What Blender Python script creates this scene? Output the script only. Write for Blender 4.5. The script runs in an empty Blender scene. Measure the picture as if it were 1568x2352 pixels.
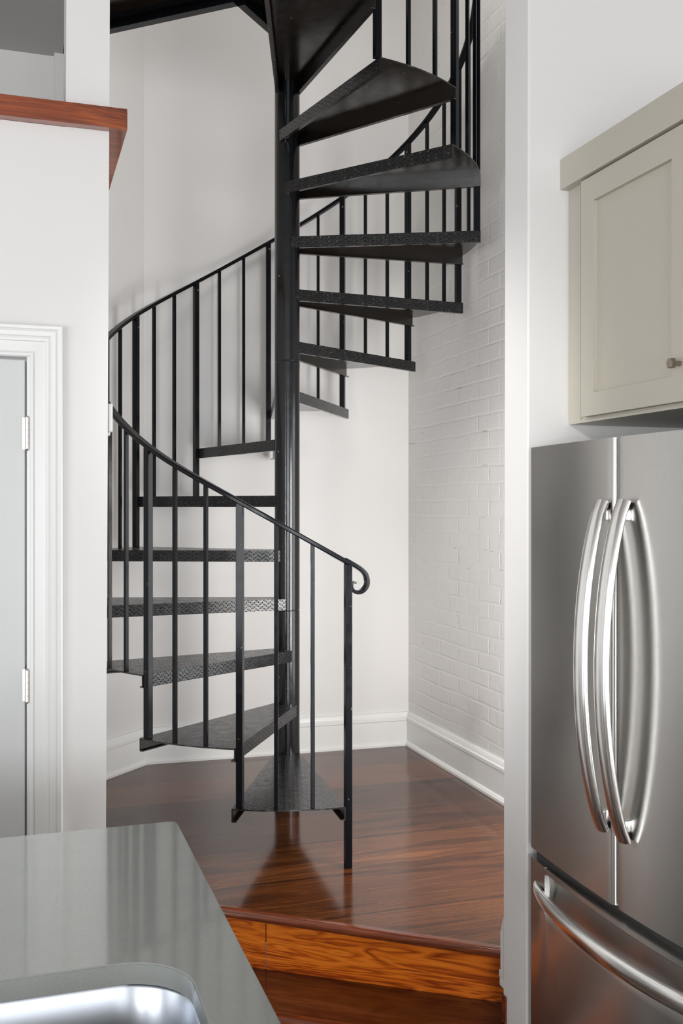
import bpy, bmesh, math, random
from math import sin, cos, pi, radians as R
from mathutils import Vector, Matrix
random.seed(4)
S = bpy.context.scene
C = bpy.context.collection

# ------------------------------------------------------------------ camera
cd = bpy.data.cameras.new('camera'); cam = bpy.data.objects.new('camera', cd); C.objects.link(cam)
cam.location = (0, 0, 1.1907); cam.rotation_euler = (R(90), 0, R(-18.1))
cd.sensor_fit = 'VERTICAL'; cd.sensor_height = 36.0
cd.lens = 2300.66 / 2352 * 36.0
cd.shift_y = -(1176 - 1166.25) / 2352
cd.clip_start = .02
S.camera = cam

# ------------------------------------------------------------------ world, light, exposure
W = bpy.data.worlds.new('world'); S.world = W; W.use_nodes = True
bg = W.node_tree.nodes['Background']; bg.inputs[0].default_value = (.86, .93, 1, 1); bg.inputs[1].default_value = 1.2
S.view_settings.view_transform = 'Standard'; S.view_settings.look = 'None'
S.view_settings.gamma = 1; S.view_settings.exposure = -0.04
S.view_settings.use_curve_mapping = False

def area(name, loc, rot, sx, sy, power, col=(1, 1, 1)):
    l = bpy.data.lights.new(name, 'AREA'); l.shape = 'RECTANGLE'; l.size = sx; l.size_y = sy
    l.energy = power; l.color = col
    o = bpy.data.objects.new(name, l); C.objects.link(o); o.location = loc; o.rotation_euler = rot
    return o
# daylight entering by the kitchen windows (far wall y = -6, left wall x = -3.2), one lamp in each opening
area('daylight_back_window', (-.3, -5.93, .85), (R(90), 0, 0), 3.0, 2.2, 165, (.95, .975, 1))
area('daylight_left_window', (-3.13, -.9, .8), (R(90), 0, R(-90)), 1.6, 1.8, 60, (.96, .98, 1))
area('daylight_left_window', (-3.13, 1.4, .8), (R(90), 0, R(-90)), 1.3, 1.8, 15, (.96, .98, 1))
area('daylight_left_window', (-3.13, -3.5, .8), (R(90), 0, R(-90)), 1.6, 1.8, 150, (.96, .98, 1))
# added nook fill behind the partition: invented brick-wall window and invented wall panel
area('brick_side_fill', (1.88, 3.0, 1.0), (R(90), 0, R(90)), .76, 1.4, 10, (.97, .98, 1))
area('partition_fill', (1.6, 2.452, .9), (R(90), 0, 0), .4, 1.1, 23, (1, .98, .96))
# added fill spot over the island, unseen, brightening the brick wall
sl = bpy.data.lights.new('brick_fill_spot', 'SPOT'); sl.energy = 165; sl.spot_size = R(34); sl.spot_blend = .6; sl.shadow_soft_size = .15; sl.color = (1, .985, .97)
so = bpy.data.objects.new('brick_fill_spot', sl); C.objects.link(so); so.location = (-.75, 1.3, 2.5)
so.rotation_euler = (Vector((1.87, 3.4, .7)) - so.location).to_track_quat('-Z', 'Y').to_euler()
# added fill light over the stair nook, unseen, high out of the frame
area('nook_top_fill', (1.2, 3.2, 4.0), (R(35), 0, 0), .8, .5, 12, (1, .97, .95))

# ------------------------------------------------------------------ materials
def mat(name, col=(.8, .8, .8), rough=.5, metal=0, coat=0, coat_r=.1, spec=.5):
    m = bpy.data.materials.new(name); m.use_nodes = True
    b = m.node_tree.nodes['Principled BSDF']
    b.inputs['Base Color'].default_value = (*col, 1); b.inputs['Roughness'].default_value = rough
    b.inputs['Metallic'].default_value = metal; b.inputs['Coat Weight'].default_value = coat
    b.inputs['Coat Roughness'].default_value = coat_r; b.inputs['Specular IOR Level'].default_value = spec
    return m
class N:
    def __init__(s, m): s.t = m.node_tree; s.b = s.t.nodes['Principled BSDF']; s.L = s.t.links.new
    def n(s, kind, **k):
        x = s.t.nodes.new('ShaderNode' + kind)
        for a, v in k.items():
            if a.startswith('i_'): x.inputs[a[2:].replace('_', ' ')].default_value = v
            else: setattr(x, a, v)
        return x
    def math(s, op, a, b=None, c=None, clamp=False):
        x = s.t.nodes.new('ShaderNodeMath'); x.operation = op; x.use_clamp = clamp
        for i, v in enumerate((a, b, c)):
            if v is None: continue
            if isinstance(v, (int, float)): x.inputs[i].default_value = v
            else: s.L(v, x.inputs[i])
        return x.outputs[0]
    def coords(s, kind='Object', scale=(1, 1, 1), rot=(0, 0, 0), loc=(0, 0, 0)):
        tc = s.n('TexCoord'); mp = s.n('Mapping')
        mp.inputs['Scale'].default_value = scale; mp.inputs['Rotation'].default_value = rot; mp.inputs['Location'].default_value = loc
        s.L(tc.outputs[kind], mp.inputs[0]); return mp.outputs[0]
    def noise(s, vec, scale, detail=4, rough=.55, dist=0):
        x = s.n('TexNoise'); x.inputs['Scale'].default_value = scale; x.inputs['Detail'].default_value = detail
        x.inputs['Roughness'].default_value = rough; x.inputs['Distortion'].default_value = dist
        s.L(vec, x.inputs['Vector']); return x.outputs['Fac']
    def ramp(s, fac, stops):
        x = s.n('ValToRGB'); e = x.color_ramp.elements
        while len(e) < len(stops): e.new(.5)
        for i, (p, c) in enumerate(stops): e[i].position = p; e[i].color = (*c, 1) if len(c) == 3 else c
        s.L(fac, x.inputs[0]); return x.outputs[0]
    def mix(s, fac, a, b, mode='MIX'):
        x = s.n('Mix', data_type='RGBA', blend_type=mode)
        if isinstance(fac, (int, float)): x.inputs[0].default_value = fac
        else: s.L(fac, x.inputs[0])
        for i, v in ((6, a), (7, b)):
            if isinstance(v, tuple): x.inputs[i].default_value = (*v, 1)
            else: s.L(v, x.inputs[i])
        return x.outputs[2]
    def bump(s, h, strength=.3, dist=.01, prev=None):
        x = s.n('Bump'); x.inputs['Strength'].default_value = strength; x.inputs['Distance'].default_value = dist
        s.L(h, x.inputs['Height'])
        if prev is not None: s.L(prev, x.inputs['Normal'])
        return x.outputs[0]

def paint(name, col, rough=.6, bump=.05):
    m = mat(name, col, rough); k = N(m); v = k.coords()
    n1 = k.noise(v, 1.3, 3); n2 = k.noise(v, 90, 3)
    d = tuple(c * .965 for c in col)
    k.L(k.mix(n1, col, d), k.b.inputs['Base Color'])
    k.L(k.bump(n2, bump, .002), k.b.inputs['Normal']); return m
M = {}
M['wall'] = paint('white_wall_paint', (.80, .785, .77), .62)
M['trim'] = paint('white_gloss_trim_paint', (.84, .84, .82), .33, .02)
M['door'] = paint('pale_grey_door_paint', (.66, .665, .66), .4, .02)
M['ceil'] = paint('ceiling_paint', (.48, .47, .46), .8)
M['cab'] = paint('greige_cabinet_paint', (.50, .465, .395), .38, .02)
M['plastic'] = mat('white_plastic', (.72, .73, .70), .35)
M['dark'] = mat('dark_gap', (.02, .02, .02), .6)

def brick():
    m = mat('white_painted_brick', (.75, .74, .72), .5); k = N(m)
    tc = k.n('TexCoord'); sp = k.n('SeparateXYZ'); k.L(tc.outputs['Object'], sp.inputs[0])
    wob = k.noise(tc.outputs['Object'], 3.1, 3); wob2 = k.noise(tc.outputs['Object'], 14, 3)
    zz = k.math('ADD', sp.outputs[2], k.math('MULTIPLY_ADD', wob, .022, -.011))
    yy = k.math('ADD', sp.outputs[1], k.math('MULTIPLY_ADD', wob2, .02, -.01))
    cb = k.n('CombineXYZ'); k.L(yy, cb.inputs[0]); k.L(zz, cb.inputs[1])
    br = k.n('TexBrick'); k.L(cb.outputs[0], br.inputs['Vector'])
    br.inputs['Scale'].default_value = 1; br.inputs['Brick Width'].default_value = .205; br.inputs['Row Height'].default_value = .072
    br.inputs['Mortar Size'].default_value = .009; br.inputs['Mortar Smooth'].default_value = 1.0; br.inputs['Bias'].default_value = 0
    br.inputs['Color1'].default_value = (.2, .2, .2, 1); br.inputs['Color2'].default_value = (.8, .8, .8, 1)
    patch = k.ramp(k.noise(tc.outputs['Object'], 2.2, 3), [(.4, (0, 0, 0)), (.62, (1, 1, 1))])
    fine = k.noise(tc.outputs['Object'], 45, 5); mid = k.noise(tc.outputs['Object'], 9, 4)
    h = k.math('ADD', k.math('MULTIPLY', k.math('SUBTRACT', 1.0, br.outputs['Fac']), k.math('MULTIPLY_ADD', patch, .55, .15)), k.math('MULTIPLY', fine, .3))
    h = k.math('ADD', h, k.math('MULTIPLY', mid, 1.5))
    k.L(k.bump(h, .4, .006), k.b.inputs['Normal'])
    # cracks and chips that follow some of the mortar lines
    crk = k.math('GREATER_THAN', k.noise(k.coords(scale=(1, 3, 30)), 1.6, 3), .66)
    crk = k.math('MULTIPLY', crk, br.outputs['Fac'])
    vein = k.mix(k.math('MULTIPLY', br.outputs['Fac'], .35), (.745, .73, .71), (.79, .78, .76))
    c = k.mix(k.math('MULTIPLY', crk, .55), vein, (.30, .28, .26))
    k.L(c, k.b.inputs['Base Color']); return m
M['brick'] = brick()

def wood(name, stops, rough=.18, axis='X', plank=None, off=0, knots=.5, coat=.6, grain=1.0, rot=0, ringc=.55):
    """long grain along axis; plank = board width across it"""
    m = mat(name, (.3, .1, .03), rough, 0, coat, .08); k = N(m)
    base = k.coords(rot=(0, 0, rot), loc=(0, off, 0))
    sp = k.n('SeparateXYZ'); k.L(base, sp.inputs[0])
    along = sp.outputs[{'X': 0, 'Y': 1, 'Z': 2}[axis]]
    across = sp.outputs[1] if axis == 'X' else sp.outputs[0]
    pid = None
    if plank:
        q = k.math('DIVIDE', across, plank); pid = k.math('FLOOR', q); fr = k.math('FRACT', q)
        wn = k.n('TexWhiteNoise', noise_dimensions='1D'); k.L(pid, wn.inputs['W']); rnd = wn.outputs['Value']
    cb = k.n('CombineXYZ')
    a2 = k.math('MULTIPLY', along, .9)
    if plank: a2 = k.math('ADD', a2, k.math('MULTIPLY', rnd, 37.0))
    k.L(a2, cb.inputs[0]); k.L(k.math('MULTIPLY', across, 9.0), cb.inputs[1])
    k.L(k.math('MULTIPLY', sp.outputs[2], 9.0), cb.inputs[2])
    big = k.noise(cb.outputs[0], 1.6, 3, .5, .6)
    ring = k.math('FRACT', k.math('MULTIPLY', big, 7.0 * grain))
    ring = k.math('ABSOLUTE', k.math('SUBTRACT', ring, .5))
    cb2 = k.n('CombineXYZ'); k.L(k.math('MULTIPLY', along, 6.0), cb2.inputs[0]); k.L(k.math('MULTIPLY', across, 160.0), cb2.inputs[1]); k.L(k.math('MULTIPLY', sp.outputs[2], 160.0), cb2.inputs[2])
    fine = k.noise(cb2.outputs[0], 1, 4)
    f = k.math('ADD', k.math('MULTIPLY', ring, ringc), k.math('MULTIPLY', fine, .55))
    f = k.math('ADD', f, k.math('MULTIPLY_ADD', big, .6, -.25))
    if plank: f = k.math('ADD', f, k.math('MULTIPLY_ADD', rnd, .36, -.18))
    col = k.ramp(f, stops)
    vo = k.n('TexVoronoi'); vo.inputs['Scale'].default_value = 1
    cb3 = k.n('CombineXYZ'); k.L(k.math('MULTIPLY', along, 1.7), cb3.inputs[0]); k.L(k.math('MULTIPLY', across, 4.6), cb3.inputs[1]); k.L(k.math('MULTIPLY', sp.outputs[2], 4.6), cb3.inputs[2])
    k.L(cb3.outputs[0], vo.inputs['Vector'])
    kn = k.ramp(k.math('ADD', vo.outputs['Distance'], k.math('MULTIPLY', fine, .05)), [(.07, (1, 1, 1)), (.12, (0, 0, 0))])
    col = k.mix(k.math('MULTIPLY', kn, knots), col, (.02, .008, .004))
    nrm_h = fine
    if plank:
        e = k.math('MINIMUM', fr, k.math('SUBTRACT', 1.0, fr))
        seam = k.math('LESS_THAN', e, .0030 / plank)
        col = k.mix(k.math('MULTIPLY', seam, .95), col, (.015, .007, .004))
    k.L(col, k.b.inputs['Base Color'])
    dents = k.noise(k.coords(), 5, 3)
    r = k.math('MULTIPLY_ADD', dents, .10, rough - .05); k.L(r, k.b.inputs['Roughness'])
    bn = k.bump(nrm_h, .03, .002)
    bn = k.bump(k.noise(k.coords(), 2.2, 2), .10, .01, bn)
    if plank: bn = k.bump(k.math('SUBTRACT', 1.0, seam), .5, .002, bn)
    k.L(bn, k.b.inputs['Normal']); k.L(bn, k.b.inputs['Coat Normal']); return m
DK = [(.12, (.020, .006, .003)), (.40, (.075, .022, .007)), (.62, (.15, .048, .014)), (.95, (.26, .095, .03))]
OR = [(.15, (.10, .012, .003)), (.36, (.40, .065, .006)), (.6, (.80, .185, .014)), (.95, (.95, .30, .03))]
M['floor'] = wood('varnished_dark_heart_pine_boards', DK, .15, 'X', .32, .11, .9, .0, .6, 0, .36); M['floor'].node_tree.nodes['Principled BSDF'].inputs['Specular IOR Level'].default_value = .36
M['kfloor'] = wood('kitchen_pine_boards', [(p, (a*.6, b*.8, c)) for p, (a, b, c) in DK], .25, 'X', .16, .03)
M['riser'] = wood('varnished_orange_pine', OR, .20, 'X', None, 0, 1.0, .6, 1.9, R(34.7), .7)
M['step'] = wood('dark_red_pine_step', [(p, (a*.8, b*.62, c*.6)) for p, (a, b, c) in DK], .22, 'X', None, 0, .6, .5, 1.3, R(34.7))
M['nose'] = wood('red_brown_nosing', [(.2, (.08, .018, .008)), (.6, (.22, .05, .016)), (1, (.33, .09, .03))], .2, 'X', None, 0, .2, .6, 1, R(34.7))
M['cap'] = wood('orange_pine_ledge', [(.22, (.10, .02, .006)), (.42, (.26, .052, .012)), (.65, (.50, .125, .022)), (.95, (.62, .19, .04))], .3, 'X', None, 0, .2, .9, 2.6, 0, .22)

def iron(name, col=(.004, .0047, .0065), rough=.17, plate=False):
    m = mat(name, col, rough, 0, .0, .12, .24); k = N(m)
    v = k.coords('UV' if plate else 'Object')
    n1 = k.noise(k.coords(), 260, 3); n2 = k.noise(k.coords(), 38, 3)
    spec = k.math('GREATER_THAN', n2, .735)          # chipped paint specks
    k.L(k.mix(spec, col, (.16, .15, .14)), k.b.inputs['Base Color'])
    k.L(k.math('MULTIPLY_ADD', k.noise(k.coords(), 22, 3), .25, rough - .12), k.b.inputs['Roughness'])
    nb = k.bump(n1, .12, .0015)
    if plate:
        sp = k.n('SeparateXYZ'); k.L(v, sp.inputs[0]); P = .0165
        def lay(ox, oy, sgn):
            a = k.math('DIVIDE', k.math('ADD', sp.outputs[0], ox), P * 2); b = k.math('DIVIDE', k.math('ADD', sp.outputs[1], oy), P)
            x = k.math('MULTIPLY', k.math('SUBTRACT', k.math('FRACT', a), .5), 2.0); y = k.math('SUBTRACT', k.math('FRACT', b), .5)
            p = k.math('ADD', k.math('MULTIPLY', x, .87), k.math('MULTIPLY', y, .5 * sgn))
            q = k.math('SUBTRACT', k.math('MULTIPLY', y, .87), k.math('MULTIPLY', x, .5 * sgn))
            d = k.math('ADD', k.math('POWER', k.math('ABSOLUTE', k.math('DIVIDE', p, .56)), 2.0), k.math('POWER', k.math('ABSOLUTE', k.math('DIVIDE', q, .19)), 2.0))
            return k.math('SUBTRACT', 1.0, d, clamp=True)
        h = k.math('MAXIMUM', lay(0, 0, 1), lay(P, P * .5, -1))
        h = k.math('SMOOTH_MIN', k.math('MULTIPLY', h, 1.6), 1.0, .2)
        nb = k.bump(h, 1.0, .009, nb)
        wear = k.math('MULTIPLY', k.math('GREATER_THAN', h, .75), k.math('GREATER_THAN', k.noise(k.coords(), 30, 3), .56))
        k.L(k.mix(k.math('MULTIPLY', wear, .45), k.mix(spec, col, (.16, .15, .14)), (.11, .105, .10)), k.b.inputs['Base Color'])
    k.L(nb, k.b.inputs['Normal']); return m
M['iron'] = iron('black_painted_iron')
M['pole'] = iron('black_painted_pole', (.0035, .004, .005), .12)
M['plate'] = iron('black_checker_plate', (.007, .007, .0075), .24, True); M['plate'].node_tree.nodes['Principled BSDF'].inputs['Specular IOR Level'].default_value = .6
_p = N(M['pole']); _t = _p.n('Tangent', direction_type='RADIAL', axis='Z'); _p.L(_t.outputs[0], _p.b.inputs['Tangent'])
_p.b.inputs['Anisotropic'].default_value = .7; _p.b.inputs['Anisotropic Rotation'].default_value = .25; _p.b.inputs['Specular IOR Level'].default_value = .55
M['under'] = iron('black_satin_underside', (.010, .007, .005), .16); M['under'].node_tree.nodes['Principled BSDF'].inputs['Specular IOR Level'].default_value = .9

def steel(name, col, rough, axis='Z', metal=1.0, s=700, bump=.02, aniso=0, arot=0):
    m = mat(name, col, rough, metal); k = N(m)
    sc = {'Z': (s, s, 4), 'Y': (s, 4, s), 'X': (4, s, s)}[axis]
    n1 = k.noise(k.coords(scale=sc), 1, 3)
    if bump: k.L(k.math('MULTIPLY_ADD', n1, .10, rough - .05), k.b.inputs['Roughness'])
    if bump: k.L(k.bump(n1, bump, .001), k.b.inputs['Normal'])
    k.b.inputs['Anisotropic'].default_value = aniso
    if aniso:
        tg = k.n('Tangent', direction_type='RADIAL', axis='Z'); k.L(tg.outputs[0], k.b.inputs['Tangent']); k.b.inputs['Anisotropic Rotation'].default_value = arot
    return m
M['steel'] = steel('brushed_stainless_door', (.56, .55, .53), .27, 'Y', aniso=.85, arot=.25, bump=0)
M['handle'] = steel('polished_stainless_handle', (.90, .89, .87), .20)
M['gkt'] = mat('fridge_dark_gap', (.03, .03, .03), .5)
M['body'] = mat('fridge_grey_side', (.12, .12, .12), .45)
M['bowl'] = steel('satin_stainless_bowl', (.50, .53, .58), .30, 'X')
M['knob'] = steel('aged_nickel_knob', (.34, .29, .24), .35)
M['hinge'] = steel('satin_nickel_hinge', (.70, .68, .65), .3)

def quartz():
    m = mat('grey_green_quartz', (.33, .345, .32), .16, 0, 1.0, .07, .8); k = N(m)
    v = k.coords(); a = k.noise(v, 420, 2); b = k.noise(v, 14, 4)
    c = k.mix(a, (.25, .265, .25), (.37, .385, .365)); c = k.mix(k.math('MULTIPLY', b, .5), c, (.39, .40, .375))
    k.L(c, k.b.inputs['Base Color'])
    k.L(k.math('MULTIPLY_ADD', b, .12, .14), k.b.inputs['Roughness']); return m
M['quartz'] = quartz()
M['glass'] = mat('window_glass', (1, 1, 1), .02); M['glass'].node_tree.nodes['Principled BSDF'].inputs['Transmission Weight'].default_value = 1

# ------------------------------------------------------------------ mesh helpers
def link(name, bm, m, parent=None, smooth=False, ang=35):
    bmesh.ops.recalc_face_normals(bm, faces=bm.faces[:])
    me = bpy.data.meshes.new(name); bm.to_mesh(me); bm.free()
    me.materials.append(m)
    if smooth:
        for p in me.polygons: p.use_smooth = True
        me.set_sharp_from_angle(angle=R(ang))
    o = bpy.data.objects.new(name, me); C.objects.link(o)
    if parent is not None: o.parent = parent
    return o
def structure(o): o['kind'] = 'structure'; return o
def tag(o, label, cat, group=None):
    o['label'] = label; o['category'] = cat
    if group: o['group'] = group
    return o
def thing(name, loc, label, cat, group=None):
    o = bpy.data.objects.new(name, None); C.objects.link(o); o.location = loc; o.empty_display_size = .1
    return tag(o, label, cat, group)
def box(bm, x0, x1, y0, y1, z0, z1, bev=0):
    v = [bm.verts.new((x, y, z)) for x in (x0, x1) for y in (y0, y1) for z in (z0, z1)]
    fs = [bm.faces.new([v[i] for i in f]) for f in ((0, 1, 3, 2), (4, 6, 7, 5), (0, 4, 5, 1), (2, 3, 7, 6), (0, 2, 6, 4), (1, 5, 7, 3))]
    if bev:
        es = list({e for f in fs for e in f.edges})
        bmesh.ops.bevel(bm, geom=es, offset=bev, segments=2, profile=.5, affect='EDGES')
    return v
def bx(*a, **k):
    bm = bmesh.new(); box(bm, *a, **k); return bm
def prism(bm, poly, z0, z1, holes=()):
    """extruded polygon (xy) with optional holes"""
    loops = [poly] + list(holes); vv = []; es = []
    for L in loops:
        vs = [bm.verts.new((p[0], p[1], z0)) for p in L]
        es += [bm.edges.new((vs[i], vs[(i + 1) % len(vs)])) for i in range(len(vs))]; vv.append(vs)
    if holes: f = bmesh.ops.triangle_fill(bm, use_beauty=True, edges=es)['geom']; f = [g for g in f if isinstance(g, bmesh.types.BMFace)]
    else: f = [bm.faces.new(vv[0])]
    r = bmesh.ops.extrude_face_region(bm, geom=f)
    for g in r['geom']:
        if isinstance(g, bmesh.types.BMVert): g.co.z = z1
def sweep(bm, pts, ups, w, h, taper=None, close=True):
    """rectangular section along pts; ups = section 'side' vectors; w along side, h along the other"""
    rings = []
    for i, p in enumerate(pts):
        a = pts[max(i - 1, 0)]; b = pts[min(i + 1, len(pts) - 1)]
        t = (b - a).normalized(); s = (ups[i] - t * ups[i].dot(t)).normalized(); n = t.cross(s)
        k = taper[i] if taper else 1
        c = .22 * min(w, h)
        sec = [(-w/2+c, -h/2), (w/2-c, -h/2), (w/2, -h/2+c), (w/2, h/2-c), (w/2-c, h/2), (-w/2+c, h/2), (-w/2, h/2-c), (-w/2, -h/2+c)]
        rings.append([bm.verts.new(p + s * x * k + n * y * k) for x, y in sec])
    for i in range(len(rings) - 1):
        for j in range(8): bm.faces.new((rings[i][j], rings[i][(j+1) % 8], rings[i+1][(j+1) % 8], rings[i+1][j]))
    bm.faces.new(rings[0]); bm.faces.new(rings[-1][::-1])
def tube(bm, pts, rx, ry, side, n=16, taper=None):
    rings = []
    for i, p in enumerate(pts):
        a = pts[max(i - 1, 0)]; b = pts[min(i + 1, len(pts) - 1)]
        t = (b - a).normalized(); s = (side - t * side.dot(t)).normalized(); m = t.cross(s); k = taper[i] if taper else 1
        rings.append([bm.verts.new(p + s * cos(2*pi*j/n) * rx * k + m * sin(2*pi*j/n) * ry * k) for j in range(n)])
    for i in range(len(rings) - 1):
        for j in range(n): bm.faces.new((rings[i][j], rings[i][(j+1) % n], rings[i+1][(j+1) % n], rings[i+1][j]))
    bm.faces.new(rings[0]); bm.faces.new(rings[-1][::-1])
def lathe(bm, prof, cx=0, cy=0, n=48):
    rings = [[bm.verts.new((cx + r*cos(2*pi*j/n), cy + r*sin(2*pi*j/n), z)) for j in range(n)] for r, z in prof]
    for i in range(len(rings) - 1):
        for j in range(n): bm.faces.new((rings[i][j], rings[i][(j+1) % n], rings[i+1][(j+1) % n], rings[i+1][j]))
    bm.faces.new(rings[0]); bm.faces.new(rings[-1][::-1])
def molding(bm, path, prof, place):
    """path 2D, mitred; prof = (offset to the left of the path, height); place(u, v, h) -> 3D"""
    n = len(path); P = [Vector(p) for p in path]; cols = []
    for i in range(n):
        ds = []
        if i > 0: ds.append((P[i] - P[i-1]).normalized())
        if i < n - 1: ds.append((P[i+1] - P[i]).normalized())
        ns = [Vector((-d.y, d.x)) for d in ds]
        m = sum(ns, Vector((0, 0))).normalized(); m = m / max(.3, m.dot(ns[0]))
        cols.append([bm.verts.new(place(P[i].x + m.x*o, P[i].y + m.y*o, h)) for o, h in prof])
    k = len(prof)
    for i in range(n - 1):
        for j in range(k): bm.faces.new((cols[i][j], cols[i][(j+1) % k], cols[i+1][(j+1) % k], cols[i+1][j]))
    bm.faces.new(cols[0]); bm.faces.new(cols[-1][::-1])
def lean(bm, k, z0, xmin=-99, xmax=99):
    for v in bm.verts:
        if xmin <= v.co.x <= xmax: v.co.x += (v.co.z - z0) * k
def rrect(x0, x1, y0, y1, r, n=10):
    out = []
    for cx, cy, a in ((x1-r, y1-r, 0), (x0+r, y1-r, 90), (x0+r, y0+r, 180), (x1-r, y0+r, 270)):
        for i in range(n + 1): t = R(a + 90*i/n); out.append((cx + r*cos(t), cy + r*sin(t)))
    return out
def wall_holes(bm, axis, pos, thick, u0, u1, z0, z1, holes):
    """wall slab with rectangular holes [(u0,u1,z0,z1)]"""
    us = sorted({u0, u1, *[h[0] for h in holes], *[h[1] for h in holes]}); zs = sorted({z0, z1, *[h[2] for h in holes], *[h[3] for h in holes]})
    for i in range(len(us)-1):
        for j in range(len(zs)-1):
            a, b, c, d = us[i], us[i+1], zs[j], zs[j+1]
            if any(h[0] <= a and b <= h[1] and h[2] <= c and d <= h[3] for h in holes): continue
            if axis == 'Y': box(bm, a, b, pos, pos+thick, c, d)
            else: box(bm, pos, pos+thick, a, b, c, d)

FL = -.36          # kitchen floor; stair landing floor is z=0
KC = 2.95          # kitchen ceiling
LEAN = .0045
# ------------------------------------------------------------------ the setting
NA, NB, NC = (.245, 3.206), (.594, 2.939), (1.243, 2.442)     # edge of the raised floor
RA, RB = (.245, 3.222), (1.38, 2.435)                          # riser face
bm = bmesh.new()
prism(bm, [RA, RB, (1.95, 2.41), (1.95, 4.78), (.5, 4.78), (.17, 4.45), (.245, 4.37)], -.10, 0)
prism(bm, [(.25, 3.222), (.603, 2.951), (1.249, 2.456), (1.385, 2.44), (1.36, 2.47), (.26, 3.235)], -.0225, .0001)
structure(link('floor', bm, M['floor']))
bm = bmesh.new(); box(bm, -3.3, 2.05, -6.1, 3.25, FL-.08, FL)
structure(link('floor', bm, M['kfloor']))
# nook walls (two storeys high)
HT = 4.7
bm = bmesh.new(); prism(bm, [(.575, 4.722), (1.892, 4.694), (2.05, 4.694), (2.05, 4.85), (.5, 4.85)], -.1, HT)
structure(link('wall_back', bm, M['wall']))
bm = bmesh.new(); prism(bm, [(.245, 4.385), (.575, 4.722), (.5, 4.85), (.1, 4.45)], -.1, HT)
structure(link('wall_corner', bm, M['wall']))
bm = bmesh.new(); wall_holes(bm, 'X', 1.889, .16, 2.407, 4.694, -.1, HT, [(2.6, 3.4, .28, 1.72)])  # opening cut for the added, unseen fill window
bmesh.ops.remove_doubles(bm, verts=bm.verts[:], dist=1e-5)
structure(link('wall_brick', bm, M['brick']))
# partition beside the fridge: end cap faces the opening
bm = bmesh.new(); prism(bm, [(1.243, 2.278), (1.243, 2.407), (2.05, 2.407), (2.05, 2.278)], FL, KC)
lean(bm, .0022, 1.2, 1.2, 1.3)
es = [e for e in bm.edges if abs((e.verts[0].co - e.verts[1].co).z) > 1 and e.verts[0].co.x < 1.3]
bmesh.ops.bevel(bm, geom=es, offset=.004, segments=2, profile=.5, affect='EDGES')
structure(link('wall_partition', bm, M['wall']))
bm = bmesh.new(); box(bm, 1.95, 2.05, -6.1, 2.278, FL, KC); structure(link('wall_right', bm, M['wall']))
bm = bmesh.new(); prism(bm, [(1.243, 2.407), (2.05, 2.407), (2.05, 2.278), (1.243, 2.278)], KC, HT); structure(link('wall_upper', bm, M['wall']))
# closet wall left of the stairs, front at y = 2.81, with a door opening; nook side at x = .245
bm = bmesh.new()
CT = 2.222
wall_holes(bm, 'Y', 2.81, .12, -3.3, .245, FL, CT, [(-.75, .052, FL, 1.603)])
box(bm, .17, .245, 2.93, 4.385, FL, CT)
box(bm, .13, .245, 2.81, 2.94, CT, HT)             # column on top
box(bm, .17, .245, 2.94, 4.385, CT, HT)
for v in bm.verts:
    if v.co.x > .12: v.co.x += (v.co.z - 1.5) * LEAN
structure(link('wall_left', bm, M['wall']))
# shelf-like top of the closet and the recess above it
bm = bmesh.new(); box(bm, -3.3, .175, 3.8, 3.9, CT-.05, KC); box(bm, .139, .175, 3.768, 3.8, CT-.05, 2.838)
structure(link('wall_loft', bm, M['wall']))
bm = bmesh.new(); box(bm, -3.3, .175, 2.94, 3.9, CT-.06, CT+.0); structure(link('floor', bm, M['wall']))
bm = bmesh.new(); prism(bm, [(-3.3, 2.82), (.13, 2.82), (.13, 2.94), (.168, 2.94), (.168, 3.9), (-3.3, 3.9)], 2.838, KC)
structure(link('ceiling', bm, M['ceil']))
# kitchen ceiling / edge of the loft floor
bm = bmesh.new(); prism(bm, [(-3.3, -6.1), (2.05, -6.1), (2.05, 2.278), (1.243, 2.278), (1.243, 2.407), (.25, 2.81), (-3.3, 2.81)], KC, 3.10)
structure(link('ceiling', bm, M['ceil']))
bm = bmesh.new(); prism(bm, [(-3.3, -6.1), (2.05, -6.1), (2.05, 4.85), (-3.3, 4.85)], HT, HT+.1)
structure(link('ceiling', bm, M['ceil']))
bm = bmesh.new(); box(bm, -3.4, -3.3, -6.1, 4.85, 3.1, HT); box(bm, -3.4, 2.1, -6.2, -6.1, 3.1, HT); box(bm, 2.05, 2.15, -6.1, 2.278, 3.1, HT); box(bm, -3.3, .1, 4.75, 4.85, 3.1, HT)
structure(link('wall_loft_outer', bm, M['wall']))
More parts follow.
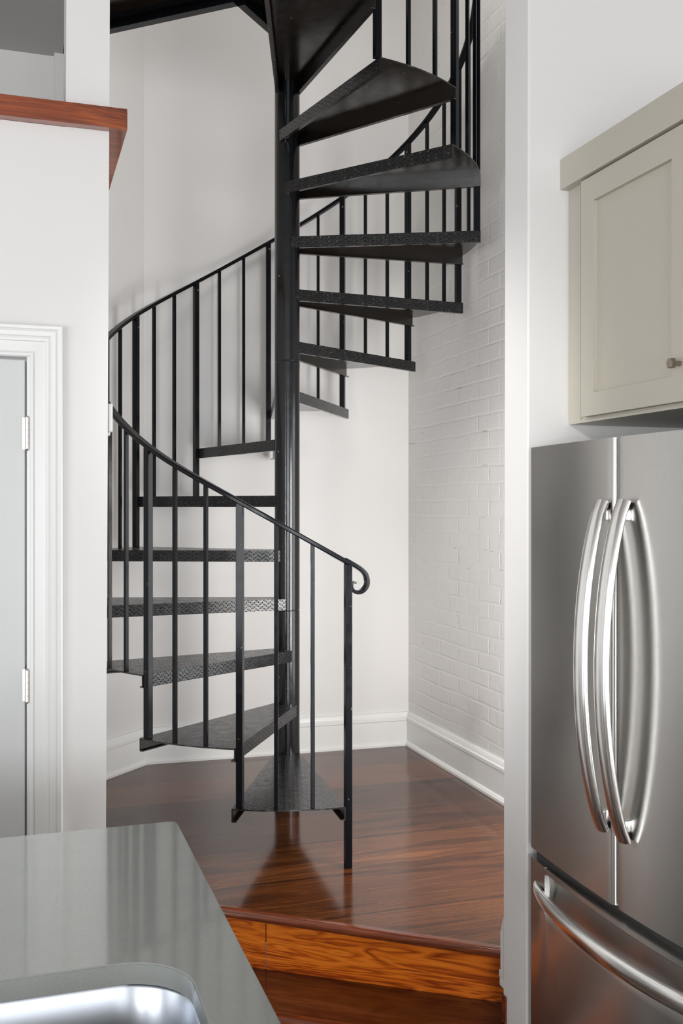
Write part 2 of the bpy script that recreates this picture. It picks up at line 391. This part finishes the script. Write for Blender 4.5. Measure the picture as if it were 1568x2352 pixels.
# kitchen walls with windows (behind and to the left of the camera)
wb = [(-1.85, 1.25, -.3, 2.0)]; wl = [(-4.35, -2.65, -.15, 1.75), (-1.75, -.05, -.15, 1.75), (.7, 2.1, -.15, 1.75)]
bm = bmesh.new(); wall_holes(bm, 'Y', -6.1, .12, -3.3, 2.05, FL, KC, wb); structure(link('wall_front', bm, M['wall']))
bm = bmesh.new(); wall_holes(bm, 'X', -3.3, .12, -6.1, 2.93, FL, KC, wl); structure(link('wall_kitchen_left', bm, M['wall']))
wn = 0
for ax, hs in (('Y', wb), ('X', wl)):
    for (a, b, c, d) in hs:
        wn += 1; bm = bmesh.new(); t = .045
        def wb_(u0, u1, z0, z1, p0, p1):
            if ax == 'Y': box(bm, u0, u1, -6.1+p0, -6.1+p1, z0, z1)
            else: box(bm, -3.3+p0, -3.3+p1, u0, u1, z0, z1)
        wb_(a, a+t, c, d, .01, .07); wb_(b-t, b, c, d, .01, .07); wb_(a, b, c, c+t, .01, .07); wb_(a, b, d-t, d, .01, .07)
        wb_(a, b, (c+d)/2-.02, (c+d)/2+.02, .01, .07); wb_((a+b)/2-.012, (a+b)/2+.012, c, d, .02, .06)
        structure(link('window_%d' % wn, bm, M['trim']))

bm = bmesh.new()
for b_ in ((2.6, 2.63, .28, 1.72), (3.37, 3.4, .28, 1.72), (2.63, 3.37, .28, .31), (2.63, 3.37, 1.69, 1.72), (2.63, 3.37, .99, 1.02)): box(bm, 1.93, 1.99, *b_)
structure(link('window_5', bm, M['trim']))  # invented window frame, out of view, added for the nook fill light
fill_body = tag(link('partition_fill_housing', bx(1.38, 1.82, 2.4075, 2.449, .33, 1.47, bev=.005), M['plastic']), 'added flat white fill light housing, unseen on the stair side of the partition', 'lamp')  # added body for the unseen nook fill light
# baseboards
bprof = [(0, 0), (.030, 0), (.030, .010), (.024, .020), (.018, .024), (.018, .122), (.022, .126), (.022, .140), (.016, .146), (.014, .156), (.009, .165), (0, .166)]
bm = bmesh.new()
molding(bm, [(1.30, 2.409), (1.886, 2.411), (1.891, 4.693), (.576, 4.721), (.246, 4.385), (.243, 3.25)], bprof, lambda u, v, h: (u, v, h))
structure(link('baseboard_nook', bm, M['trim'], smooth=True, ang=25))
bm = bmesh.new()
molding(bm, [(1.2425, 2.409), (1.30, 2.409)], [(0, 0), (.026, .0), (.026, .018), (.018, .022), (.018, .122), (.013, .128), (.013, .134), (.008, .150), (.003, .164), (0, .165)], lambda u, v, h: (u, v, h - .072))
box(bm, 1.2415, 1.3, 2.4065, 2.434, -.096, -.0725, .005)
structure(link('baseboard_partition', bm, M['trim']))

# the two wooden steps down into the kitchen
def stepline(a, b, depth_face, z0, z1):  # vertical board facing the kitchen
    d = Vector((b[0]-a[0], b[1]-a[1])).normalized(); n = Vector((-d.y, d.x))
    return [(a[0], a[1]), (b[0], b[1]), (b[0]+n.x*depth_face, b[1]+n.y*depth_face), (a[0]+n.x*depth_face, a[1]+n.y*depth_face)]
def bullnose(bm, path, z1, th, back):
    k = []
    for i in range(9): t = pi/2 - pi*i/8; k.append((-cos(t)*th/2, z1 - th/2 + sin(t)*th/2))
    prof = [(back, z1)] + k + [(back, z1 - th)]
    molding(bm, path, prof, lambda u, v, h: (u, v, h))
st = thing('wooden_step', (.74, 2.83, 0), 'orange varnished pine step edge below the raised stair floor, with a rounded nosing', 'step')
def rel(bm, o):
    for v in bm.verts: v.co -= o.location
    return bm
bm = bmesh.new(); prism(bm, stepline(RA, (.71, 2.8995), .02, -.1805, -.026)[::-1], -.1803, -.024)
link('riser_board', rel(bm, st), M['riser'], st)
bm = bmesh.new(); prism(bm, stepline((.7125, 2.8978), RB, .02, -.1805, -.026)[::-1], -.1803, -.024)
link('riser_board', rel(bm, st), M['riser'], st)
bm = bmesh.new(); bullnose(bm, [NA, NB, (1.249, 2.438)], .0008, .026, .018)
link('nosing', rel(bm, st), M['nose'], st, True, 50)
N2A, N2B = (.245, 2.915), (1.200, 2.256)
st2 = thing('wooden_step', (.74, 2.57, -.18), 'dark red-brown lower step tread between the orange riser and the kitchen floor', 'step')
bm = bmesh.new(); d2 = Vector((N2B[0]-N2A[0], N2B[1]-N2A[1])).normalized(); nn = Vector((-d2.y, d2.x)) * .012
prism(bm, [(N2A[0]+nn.x, N2A[1]+nn.y), (N2B[0]+nn.x, N2B[1]+nn.y), (1.240, 2.262), (1.240, 2.412), (1.42, 2.412), (.252, 3.228)], -.208, -.1805)
link('tread', rel(bm, st2), M['step'], st2)
bm = bmesh.new(); bullnose(bm, [N2A, N2B], -.1795, .028, .02)
link('nosing', rel(bm, st2), M['nose'], st2, True, 50)
bm = bmesh.new(); prism(bm, stepline((.25, 2.945), (1.195, 2.293), .02, 0, 0)[::-1], FL, -.2085)
link('riser_board', rel(bm, st2), M['riser'], st2)
# brown edge strip at the foot of the partition
bm = bmesh.new(); box(bm, 1.236, 1.243, 2.385, 2.407, -.178, -.105); structure(link('trim_1', bm, M['nose']))

# door in the closet wall
dr = bpy.data.objects.new('door_1', None); C.objects.link(dr); dr.location = (-.35, 2.81, FL); structure(dr)
bm = bmesh.new(); box(bm, -.748, .028, 2.822, 2.86, FL+.01, 1.588, .002); link('door_leaf', rel(bm, dr), M['door'], dr)
bm = bmesh.new(); cp = [(0, -.02), (0, .010), (.003, .014), (.009, .014), (.012, .010), (.014, .013), (.040, .014), (.042, .019), (.048, .021), (.052, .019), (.055, .024), (.066, .027), (.070, .024), (.073, .029), (.080, .031), (.084, .028), (.084, 0), (.05, -.005)]
molding(bm, [(-.76, FL), (-.76, 1.594), (.040, 1.594), (.040, FL)], [(o, h) for o, h in cp], lambda u, v, h: (u, 2.81 - h, v))
link('casing', rel(bm, dr), M['trim'], dr, True, 30)
bm = bmesh.new(); box(bm, .033, .0525, 2.806, 2.93, FL, 1.603); box(bm, -.7505, -.752+.01, 2.806, 2.93, FL, 1.603); box(bm, -.74, .04, 2.862, 2.93, 1.592, 1.603); box(bm, .022, .034, 2.862, 2.876, FL, 1.592)
link('jamb', rel(bm, dr), M['trim'], dr)
for z in (1.39, .714, .04):
    bm = bmesh.new()
    prof = []
    for i in range(5):
        a = -.043 + i*.0172; prof += [(.0062, a+.0004), (.0068, a+.001), (.0068, a+.0162), (.0062, a+.0168)]
    prof = [(.003, -.0475), (.0055, -.045)] + prof + [(.0055, .0445), (.003, .047)]
    lathe(bm, prof, .034, 2.808, 16)
    for v in bm.verts: v.co.z += z
    box(bm, .022, .034, 2.8205, 2.8225, z-.043, z+.043)
    link('hinge', rel(bm, dr), M['hinge'], dr, True, 30)

# wooden cap on the closet wall
bm = bmesh.new()
prism(bm, [(-3.17, 2.776), (.294, 2.776), (.294, 4.30), (.2495, 4.30), (.2495, 2.809), (.1325, 2.809), (.1325, 2.96), (-3.17, 2.96)], CT+.0005, CT+.0565)
bmesh.ops.bevel(bm, geom=[e for e in bm.edges if all(v.co.y < 2.777 for v in e.verts)], offset=.003, segments=2, affect='EDGES')
structure(link('trim_2', bm, M['cap']))

# small white device on the wall corner
th_ = thing('thermostat', (.247, 2.845, 1.444), 'small white plastic wall device on the closet wall edge beside the handrail', 'thermostat')
bm = bmesh.new(); box(bm, .0, .012, -.024, .024, -.044, .034, .003); link('cover', bm, M['plastic'], th_)
bm = bmesh.new(); box(bm, -.001, .006, -.018, .018, -.054, -.0435, .003); link('base_plate', bm, M['plastic'], th_)

# ------------------------------------------------------------------ spiral staircase
PX, PY = 1.0458, 3.9036; RR = .7586; RISE = .207
ANG = [-89.64, -116.75, -143.63, -170.69, -197.68, -224.65, -251.24, -278.21, -305.2, -331.63, -359.0, -386.4, -412.5, -441.6, -467.9]
ZT = [0, .2055, .4035, .621, .828, 1.02, 1.2395, 1.465, 1.659, 1.857, 2.064, 2.271, 2.4875, 2.697, 2.898]
ZR = [1.0008, 1.2025, 1.3931, 1.614, 1.820, 2.0259, 2.2284, 2.447, 2.6562, 2.855, 3.060, 3.266, 3.473, 3.68, 3.887]
stair = thing('spiral_staircase', (PX, PY, 0), 'black painted iron spiral staircase with checker plate treads and square balusters', 'staircase')
pr_ = [(.0505, 0.0)]
for z in (.7805, 1.777, 2.915): pr_ += [(.0505, z-.003), (.0492, z-.001), (.0492, z+.001), (.0505, z+.003)]
pr_ += [(.0505, 3.9)]
bm = bmesh.new(); lathe(bm, pr_, 0, 0, 64); link('center_pole', bm, M['pole'], stair, True, 20)

def tread_bm(span):
    bm = bmesh.new(); uvl = bm.loops.layers.uv.new('uv'); Ro = .772; T = .005; D = .045
    a0, a1 = 0, -span; mid = (a0 + a1) / 2
    def pol(r, a): return Vector((r*cos(a), r*sin(a), 0))
    Fo = pol(Ro, a0); Bo = pol(Ro, a1)
    side = pol(1, mid + pi/2); dirn = pol(1, mid)
    Fi = side*.049 + dirn*.014; Bi = -side*.049 + dirn*.014
    arc = [pol(Ro, a0 + (a1-a0)*i/10) for i in range(11)]
    top = [Fi] + arc + [Bi]
    vt = [bm.verts.new(p) for p in top]; vb = [bm.verts.new(p - Vector((0, 0, T))) for p in top]
    def luv(f, fn):
        for l in f.loops: l[uvl].uv = fn(l.vert.co)
    plan = lambda c: ((c.x*cos(-mid) - c.y*sin(-mid)), (c.x*sin(-mid) + c.y*cos(-mid)))
    plan2 = lambda c: (plan(c)[1] + 3, plan(c)[0] + 3)
    luv(bm.faces.new(vt), plan2); luv(bm.faces.new(vb[::-1]), lambda c: (0, 0))
    n = len(top)
    for i in range(n): luv(bm.faces.new((vt[i], vb[i], vb[(i+1) % n], vt[(i+1) % n])), lambda c: (0, 0))
    def flange(P, Q, inward):
        d = (Q - P).normalized(); e = d.cross(Vector((0, 0, 1))); e = e if e.dot(inward) > 0 else -e
        up = Vector((0, 0, 1)); o0 = Vector((0, 0, 0)) - e*.0006
        sec = [o0 + up*-.0004, o0 - up*D, o0 + e*.016 - up*D, o0 + e*.016 - up*(D-.004), o0 + e*.005 - up*(D-.004), o0 + e*.005 - up*(T-.0002)]
        A = [bm.verts.new(P + s) for s in sec]; B = [bm.verts.new(Q + s) for s in sec]
        L = (Q - P).length
        for i in range(6):
            f = bm.faces.new((A[i], A[(i+1) % 6], B[(i+1) % 6], B[i])); f.material_index = 0 if i == 0 else 1; luv(f, lambda c: ((c - P).dot(d) + 3, c.z + 3.0))
        for f in (bm.faces.new(A), bm.faces.new(B[::-1])): luv(f, lambda c: (0, 0))
    flange(Fi, Fo, dirn*.4 - Fi); flange(Bi, Bo, dirn*.4 - Bi)
    return bm
SP = R(28.0)
tm = None
for k in range(1, 15):
    rot = R(ANG[k-1] - .95)
    if tm is None:
        o = link('tread', tread_bm(SP), M['plate'], stair)
        me = o.data; me.materials.append(M['under'])
        for p in me.polygons:
            if p.normal.z < -.5: p.material_index = 1
        tm = o
    else: o = tm.copy(); C.objects.link(o); o.parent = stair
    o.location = (0, 0, ZT[k]); o.rotation_euler = (0, 0, rot)
def helix(t):
    """rail underside (angle, z) at fractional post index t"""
    i = min(max(int(t), 0), 13); f = t - i
    def cr(A):
        p1, p2 = A[i], A[i+1]; p0 = A[i-1] if i > 0 else 2*p1 - p2; p3 = A[i+2] if i < 13 else 2*p2 - p1
        return p1 + .5*f*(p2-p0 + f*(2*p0-5*p1+4*p2-p3 + f*(3*(p1-p2)+p3-p0)))
    return R(cr(ANG)), cr(ZR)
def upright(name, t, z0, w, m=M['iron']):
    a, z1 = helix(t)
    bm = bmesh.new(); box(bm, -w/2, w/2, -w/2, w/2, 0, z1 - z0 + .004, w*.09)
    o = link(name, bm, m, stair); o.location = (RR*cos(a), RR*sin(a), z0); o.rotation_euler = (0, 0, a); return o
for k in range(0, 15): upright('newel_post', k, ZT[k], .0235)
for k in range(0, 14):
    for f in (1/3, 2/3): upright('baluster', k + f, ZT[k+1], .0132)
bm = bmesh.new(); pts = []; ups = []
NS = 14*8
for j in range(NS + 1):
    a, z = helix(j/8*1.0); pts.append(Vector((RR*cos(a), RR*sin(a), z + .007))); ups.append(Vector((cos(a), sin(a), 0)))
sweep(bm, pts, ups, .030, .015)
link('handrail', bm, M['iron'], stair, True, 40)
# curled end of the rail, in the plane tangent to the first post
sc = [(1.040, 1.0185), (1.057, 1.009), (1.075, .999), (1.095, .986), (1.110, .971), (1.1165, .953), (1.1165, .936), (1.108, .921), (1.093, .911), (1.077, .911), (1.065, .920), (1.0625, .933), (1.068, .943), (1.079, .941)]
def crs(P, n=6):
    out = []
    for i in range(len(P)-1):
        p0 = P[i-1] if i else P[0]; p1 = P[i]; p2 = P[i+1]; p3 = P[i+2] if i+2 < len(P) else P[i+1]
        for j in range(n):
            t = j/n; out.append(tuple(.5*((2*p1[c]) + (p2[c]-p0[c])*t + (2*p0[c]-5*p1[c]+4*p2[c]-p3[c])*t*t + (3*p1[c]-p0[c]-3*p2[c]+p3[c])*t**3) for c in range(len(p1))))
    out.append(P[-1]); return out
cs = crs(sc); pts = [Vector((x - PX, -RR, z)) for x, z in cs]
tp = [1 if i < len(pts)*.55 else 1 - .6*(i/len(pts)-.55)/.45 for i in range(len(pts))]
bm = bmesh.new(); sweep(bm, pts, [Vector((0, -1, 0))]*len(pts), .026, .0145, tp)
link('rail_scroll', bm, M['iron'], stair, True, 40)
# top landing plate with channel edges
ZL = 3.105
poly = [(-.045, -.03), (-.26, -.265), (-.79, .19), (-.79, -1.05), (-.30, -1.05), (-.26, -.73), (.0, -.05)]
bm = bmesh.new(); prism(bm, poly, ZL-.006, ZL)
land = link('landing_plate', bm, M['under'], stair)
def channel(P, Q, H, lip, inward, name):
    P = Vector((*P, ZL-.006)); Q = Vector((*Q, ZL-.006)); d = (Q-P).normalized(); e = Vector((-d.y, d.x, 0)); e = e if e.dot(Vector((*inward, 0))) > 0 else -e
    u = Vector((0, 0, 1)); sec = [Vector((0, 0, 0)), -u*H, e*lip - u*H, e*lip - u*(H-.007), e*.007 - u*(H-.007), e*.007 - u*.018, e*lip - u*.018, e*lip]
    bm = bmesh.new(); A = [bm.verts.new(P+s) for s in sec]; B = [bm.verts.new(Q+s) for s in sec]
    for i in range(8): bm.faces.new((A[i], A[(i+1) % 8], B[(i+1) % 8], B[i]))
    bm.faces.new(A); bm.faces.new(B[::-1])
    return link(name, bm, M['iron'], land)
channel((-.79, .19), (-.26, -.265), .055, .035, (0, -1), 'edge_channel')
channel((-.04, -.03), (-.26, -.265), .055, .03, (1, -1), 'edge_channel')
channel((0, -.05), (-.26, -.73), .05, .02, (-1, 0), 'edge_channel')

# ------------------------------------------------------------------ wall cabinet over the fridge
cb_ = thing('wall_cabinet', (1.367, 1.82, 1.405), 'greige shaker wall cabinet with crown board and hexagonal knobs above the fridge', 'cabinet')
bm = bmesh.new(); box(bm, 1.367, 1.949, 1.36, 2.276, 1.405, 2.07); link('body', rel(bm, cb_), M['cab'], cb_)
bm = bmesh.new(); box(bm, 1.362, 1.3665, 2.222, 2.276, 1.405, 2.07); box(bm, 1.362, 1.3665, 1.36, 2.222, 1.405, 1.412); link('face_frame', rel(bm, cb_), M['cab'], cb_)
bm = bmesh.new(); box(bm, 1.337, 1.3615, 1.34, 2.276, 2.009, 2.087); box(bm, 1.3615, 1.949, 1.34, 2.276, 2.0705, 2.087); link('crown_board', rel(bm, cb_), M['cab'], cb_)
for y0, y1, yk in ((1.771, 2.192, 1.800), (1.35, 1.767, 1.738)):
    bm = bmesh.new(); w = .056
    a, b, c, d = y0, y1, 1.417, 2.004
    if y0 > 1.7: pa, pb = 1.829, 2.136
    else: pa, pb = y0+w, y1-.03
    X0, X1 = 1.345, 1.3615
    box(bm, X0, X1, a, pa, c, d); box(bm, X0, X1, pb, b, c, d); box(bm, X0, X1, pa, pb, c, 1.473); box(bm, X0, X1, pa, pb, 1.943, d)
    door = link('door', rel(bm, cb_), M['cab'], cb_)
    bm = bmesh.new(); box(bm, X0+.0115, X1, pa, pb, 1.473, 1.943); link('panel', rel(bm, cb_), M['cab'], door)
    bm = bmesh.new()
    pts = [Vector((1.345, yk, 1.497)), Vector((1.335, yk, 1.497)), Vector((1.3285, yk, 1.497))]
    tube(bm, pts, .0048, .0048, Vector((0, 0, 1)), 16, [1.15, 1, 1])
    pts = [Vector((x, yk, 1.497)) for x in (1.3290, 1.3280, 1.3185, 1.3175)]
    tube(bm, pts, .0118, .0118, Vector((0, 1, 0)), 6, [.9, 1, 1, .9])
    for v in bm.verts: pass
    link('knob', rel(bm, cb_), M['knob'], door)

# ------------------------------------------------------------------ fridge
fr = thing('refrigerator', (1.6, 1.855, FL), 'stainless steel french door refrigerator with arched bar handles and bottom freezer drawer', 'refrigerator')
YA, YB, YS = 1.455, 2.255, 1.856
def frontx(y): u = (y - YS)/.40; return 1.222 + (.016 if u > 0 else .036)*u*u
def door_prof(y0, y1, rn, rs, side):
    """plan outline of a door between y0<y1; side: which edge gets the seam radius"""
    ra, rb = (rs, rn) if side == 'a' else (rn, rs)
    out = []
    for i in range(9):
        t = (pi/2)*(i/8); out.append((frontx(y0) + ra - ra*sin(t), y0 + ra - ra*cos(t)))
    for i in range(1, 24):
        y = y0+ra + (y1-rb-y0-ra)*i/24; e = 0
        out.append((frontx(y), y))
    for i in range(9):
        t = (pi/2)*(i/8); out.append((frontx(y1) + rb - rb*cos(t), y1 - rb + rb*sin(t)))
    out += [(1.295, y1), (1.295, y0)]
    return out
bm = bmesh.new(); box(bm, 1.30, 1.93, YA+.01, YB-.003, FL+.03, 1.325, .004); link('body', rel(bm, fr), M['body'], fr)
bm = bmesh.new(); box(bm, 1.25, 1.30, YA+.02, YB-.012, FL+.04, 1.32); link('gasket', rel(bm, fr), M['gkt'], fr)
bm = bmesh.new(); box(bm, 1.29, 1.36, YA+.03, YB-.03, FL, FL+.05); link('kick_plate', rel(bm, fr), M['gkt'], fr)
def arch_handle(y, z0, z1, parent, lean_):
    bm = bmesh.new(); pts = []; n = 28; x0 = frontx(y) - .0095
    for i in range(n + 1):
        t = i/n; b = 1 - (2*t-1)**2; b = b**.82
        pts.append(Vector((x0 - .054*b, y + lean_*b, z0 + (z1-z0)*t)))
    tp = [.92 + .08*min(1, min(i, n-i)/7) for i in range(n+1)]
    tube(bm, pts, .0245, .0115, Vector((0, 1, 0)), 24, tp)
    for z in (z0 + .03, z1 - .03):
        box(bm, x0 - .006, frontx(y) + .004, y - .008, y + .008, z - .012, z + .012, .003)
    link('handle', rel(bm, fr), M['handle'], parent, True, 40)
ZD0, ZD1 = .337, 1.342
for (a, b, side, yh) in ((YS+.0035, YB, 'a', YS+.033), (YA, YS-.0035, 'b', YS-.047)):
    bm = bmesh.new(); prism(bm, door_prof(a, b, .006, .013, side), ZD0, ZD1)
    d = link('door', rel(bm, fr), M['steel'], fr, True, 30)
    arch_handle(yh, .495, 1.205, d, 0)
# freezer drawer: profile with a recessed grip zone
bm = bmesh.new(); prof = [(0, .309), (0, .298), (.004, .294), (.010, .290), (.013, .265), (.012, .238), (.008, .215), (.002, .198), (0, .18), (0, FL+.075), (.06, FL+.075), (.06, .312), (.006, .312)]
ys = [YA + (YB-YA)*i/30 for i in range(31)]
rings = []
for y in ys + []:
    rings.append((y, 1 if YA + .06 <= y <= YB - .085 else 0))
full = []
for y, f in [(YA, 0), (YA+.0595, 0), (YA+.062, 1)] + [(YA+.062+(YB-.085-YA-.062)*i/22, 1) for i in range(1, 22)] + [(YB-.085, 1), (YB-.0825, 0), (YB-.04, 0), (YB-.004, 0), (YB, 0)]:
    e = .004 if y in (YA, YB) else 0
    full.append([bm.verts.new((frontx(y) + (o*f if 0 < o < .03 else o) + (e if o < .03 else 0), y, z)) for o, z in prof])
k = len(prof)
for i in range(len(full)-1):
    for j in range(k): bm.faces.new((full[i][j], full[i][(j+1) % k], full[i+1][(j+1) % k], full[i+1][j]))
bm.faces.new(full[0]); bm.faces.new(full[-1][::-1])
dw = link('freezer_drawer', rel(bm, fr), M['steel'], fr, True, 30)
bm = bmesh.new(); pts = []; n = 36
for i in range(n+1):
    t = i/n; y = YB - .028 - (YB-YA-.056)*t; b = (1 - (2*t-1)**2)**.75
    pts.append(Vector((frontx(y) + .004 - .046*b, y, .246)))
tube(bm, pts, .0205, .011, Vector((0, 0, 1)), 24, [.75 + .25*min(1, min(i, n-i)/6) for i in range(n+1)])
link('handle', rel(bm, fr), M['handle'], dw, True, 40)
bm = bmesh.new(); box(bm, 1.262, 1.30, YB-.055, YB-.02, .3125, .3365); link('hinge', rel(bm, fr), M['gkt'], fr)

# ------------------------------------------------------------------ kitchen island
XI, YI = .316, 2.055
isl = thing('kitchen_island', (-.6, 1.5, FL), 'greige kitchen island base under the grey worktop', 'island')
bm = bmesh.new(); box(bm, -1.60, XI-.03, 1.02, 1.72, FL+.09, .5195); box(bm, -1.56, XI-.07, 1.07, 1.69, FL, FL+.09)
# leave room for the bowl: base is hollow
bm.free(); bm = bmesh.new()
for b_ in ((-1.60, XI-.03, 1.02, 1.04), (-1.60, XI-.03, 1.70, 1.72), (-1.60, -1.58, 1.04, 1.70), (XI-.05, XI-.03, 1.04, 1.70)): box(bm, *b_, FL+.09, .5195)
box(bm, -1.60, XI-.03, 1.02, 1.72, FL+.07, FL+.0895); box(bm, -1.56, XI-.07, 1.07, 1.69, FL, FL+.07)
link('body', rel(bm, isl), M['cab'], isl)
ct = thing('countertop', (-.6, 1.5, .52), 'grey-green stone worktop with rounded corner and sink cutout in front', 'worktop')
bm = bmesh.new()
outer = rrect(-1.65, XI, .97, YI, .014, 5); hole = rrect(-.50, .230, 1.005, 1.4345, .095, 12)[::-1]
prism(bm, outer, .52, .55, [hole])
bmesh.ops.bevel(bm, geom=[e for e in bm.edges if all(abs(v.co.z-.55) < 1e-5 for v in e.verts) and len(e.link_faces) == 2 and abs(e.calc_face_angle(0)) > .5], offset=.0022, segments=2, affect='EDGES')
link('slab', rel(bm, ct), M['quartz'], ct, True, 40)
sk = thing('sink', (-.13, 1.22, .519), 'stainless steel undermount sink bowl set in the worktop', 'sink')
bm = bmesh.new(); rings = []
def rr_(ins, z, r): return [(x, y, z) for x, y in rrect(-.505+ins, .235-ins, 1.0+ins, 1.4395-ins, r, 10)]
L = [rr_(-.015, .5195, .11), rr_(0, .5195, .10), rr_(.003, .515, .10), rr_(.006, .40, .095), rr_(.010, .345, .09), rr_(.022, .322, .08), rr_(.045, .312, .06), rr_(.09, .309, .05)]
for l in L: rings.append([bm.verts.new(p) for p in l])
for i in range(len(rings)-1):
    n = len(rings[i])
    for j in range(n): bm.faces.new((rings[i][j], rings[i][(j+1) % n], rings[i+1][(j+1) % n], rings[i+1][j]))
bm.faces.new(rings[-1]); o = link('bowl', rel(bm, sk), M['bowl'], sk, True, 50)
bm = bmesh.new(); lathe(bm, [(.045, .3095), (.043, .313), (.03, .3135), (.02, .3105), (.001, .3105)], -.13, 1.22, 24); link('drain', rel(bm, sk), M['hinge'], sk, True, 30)
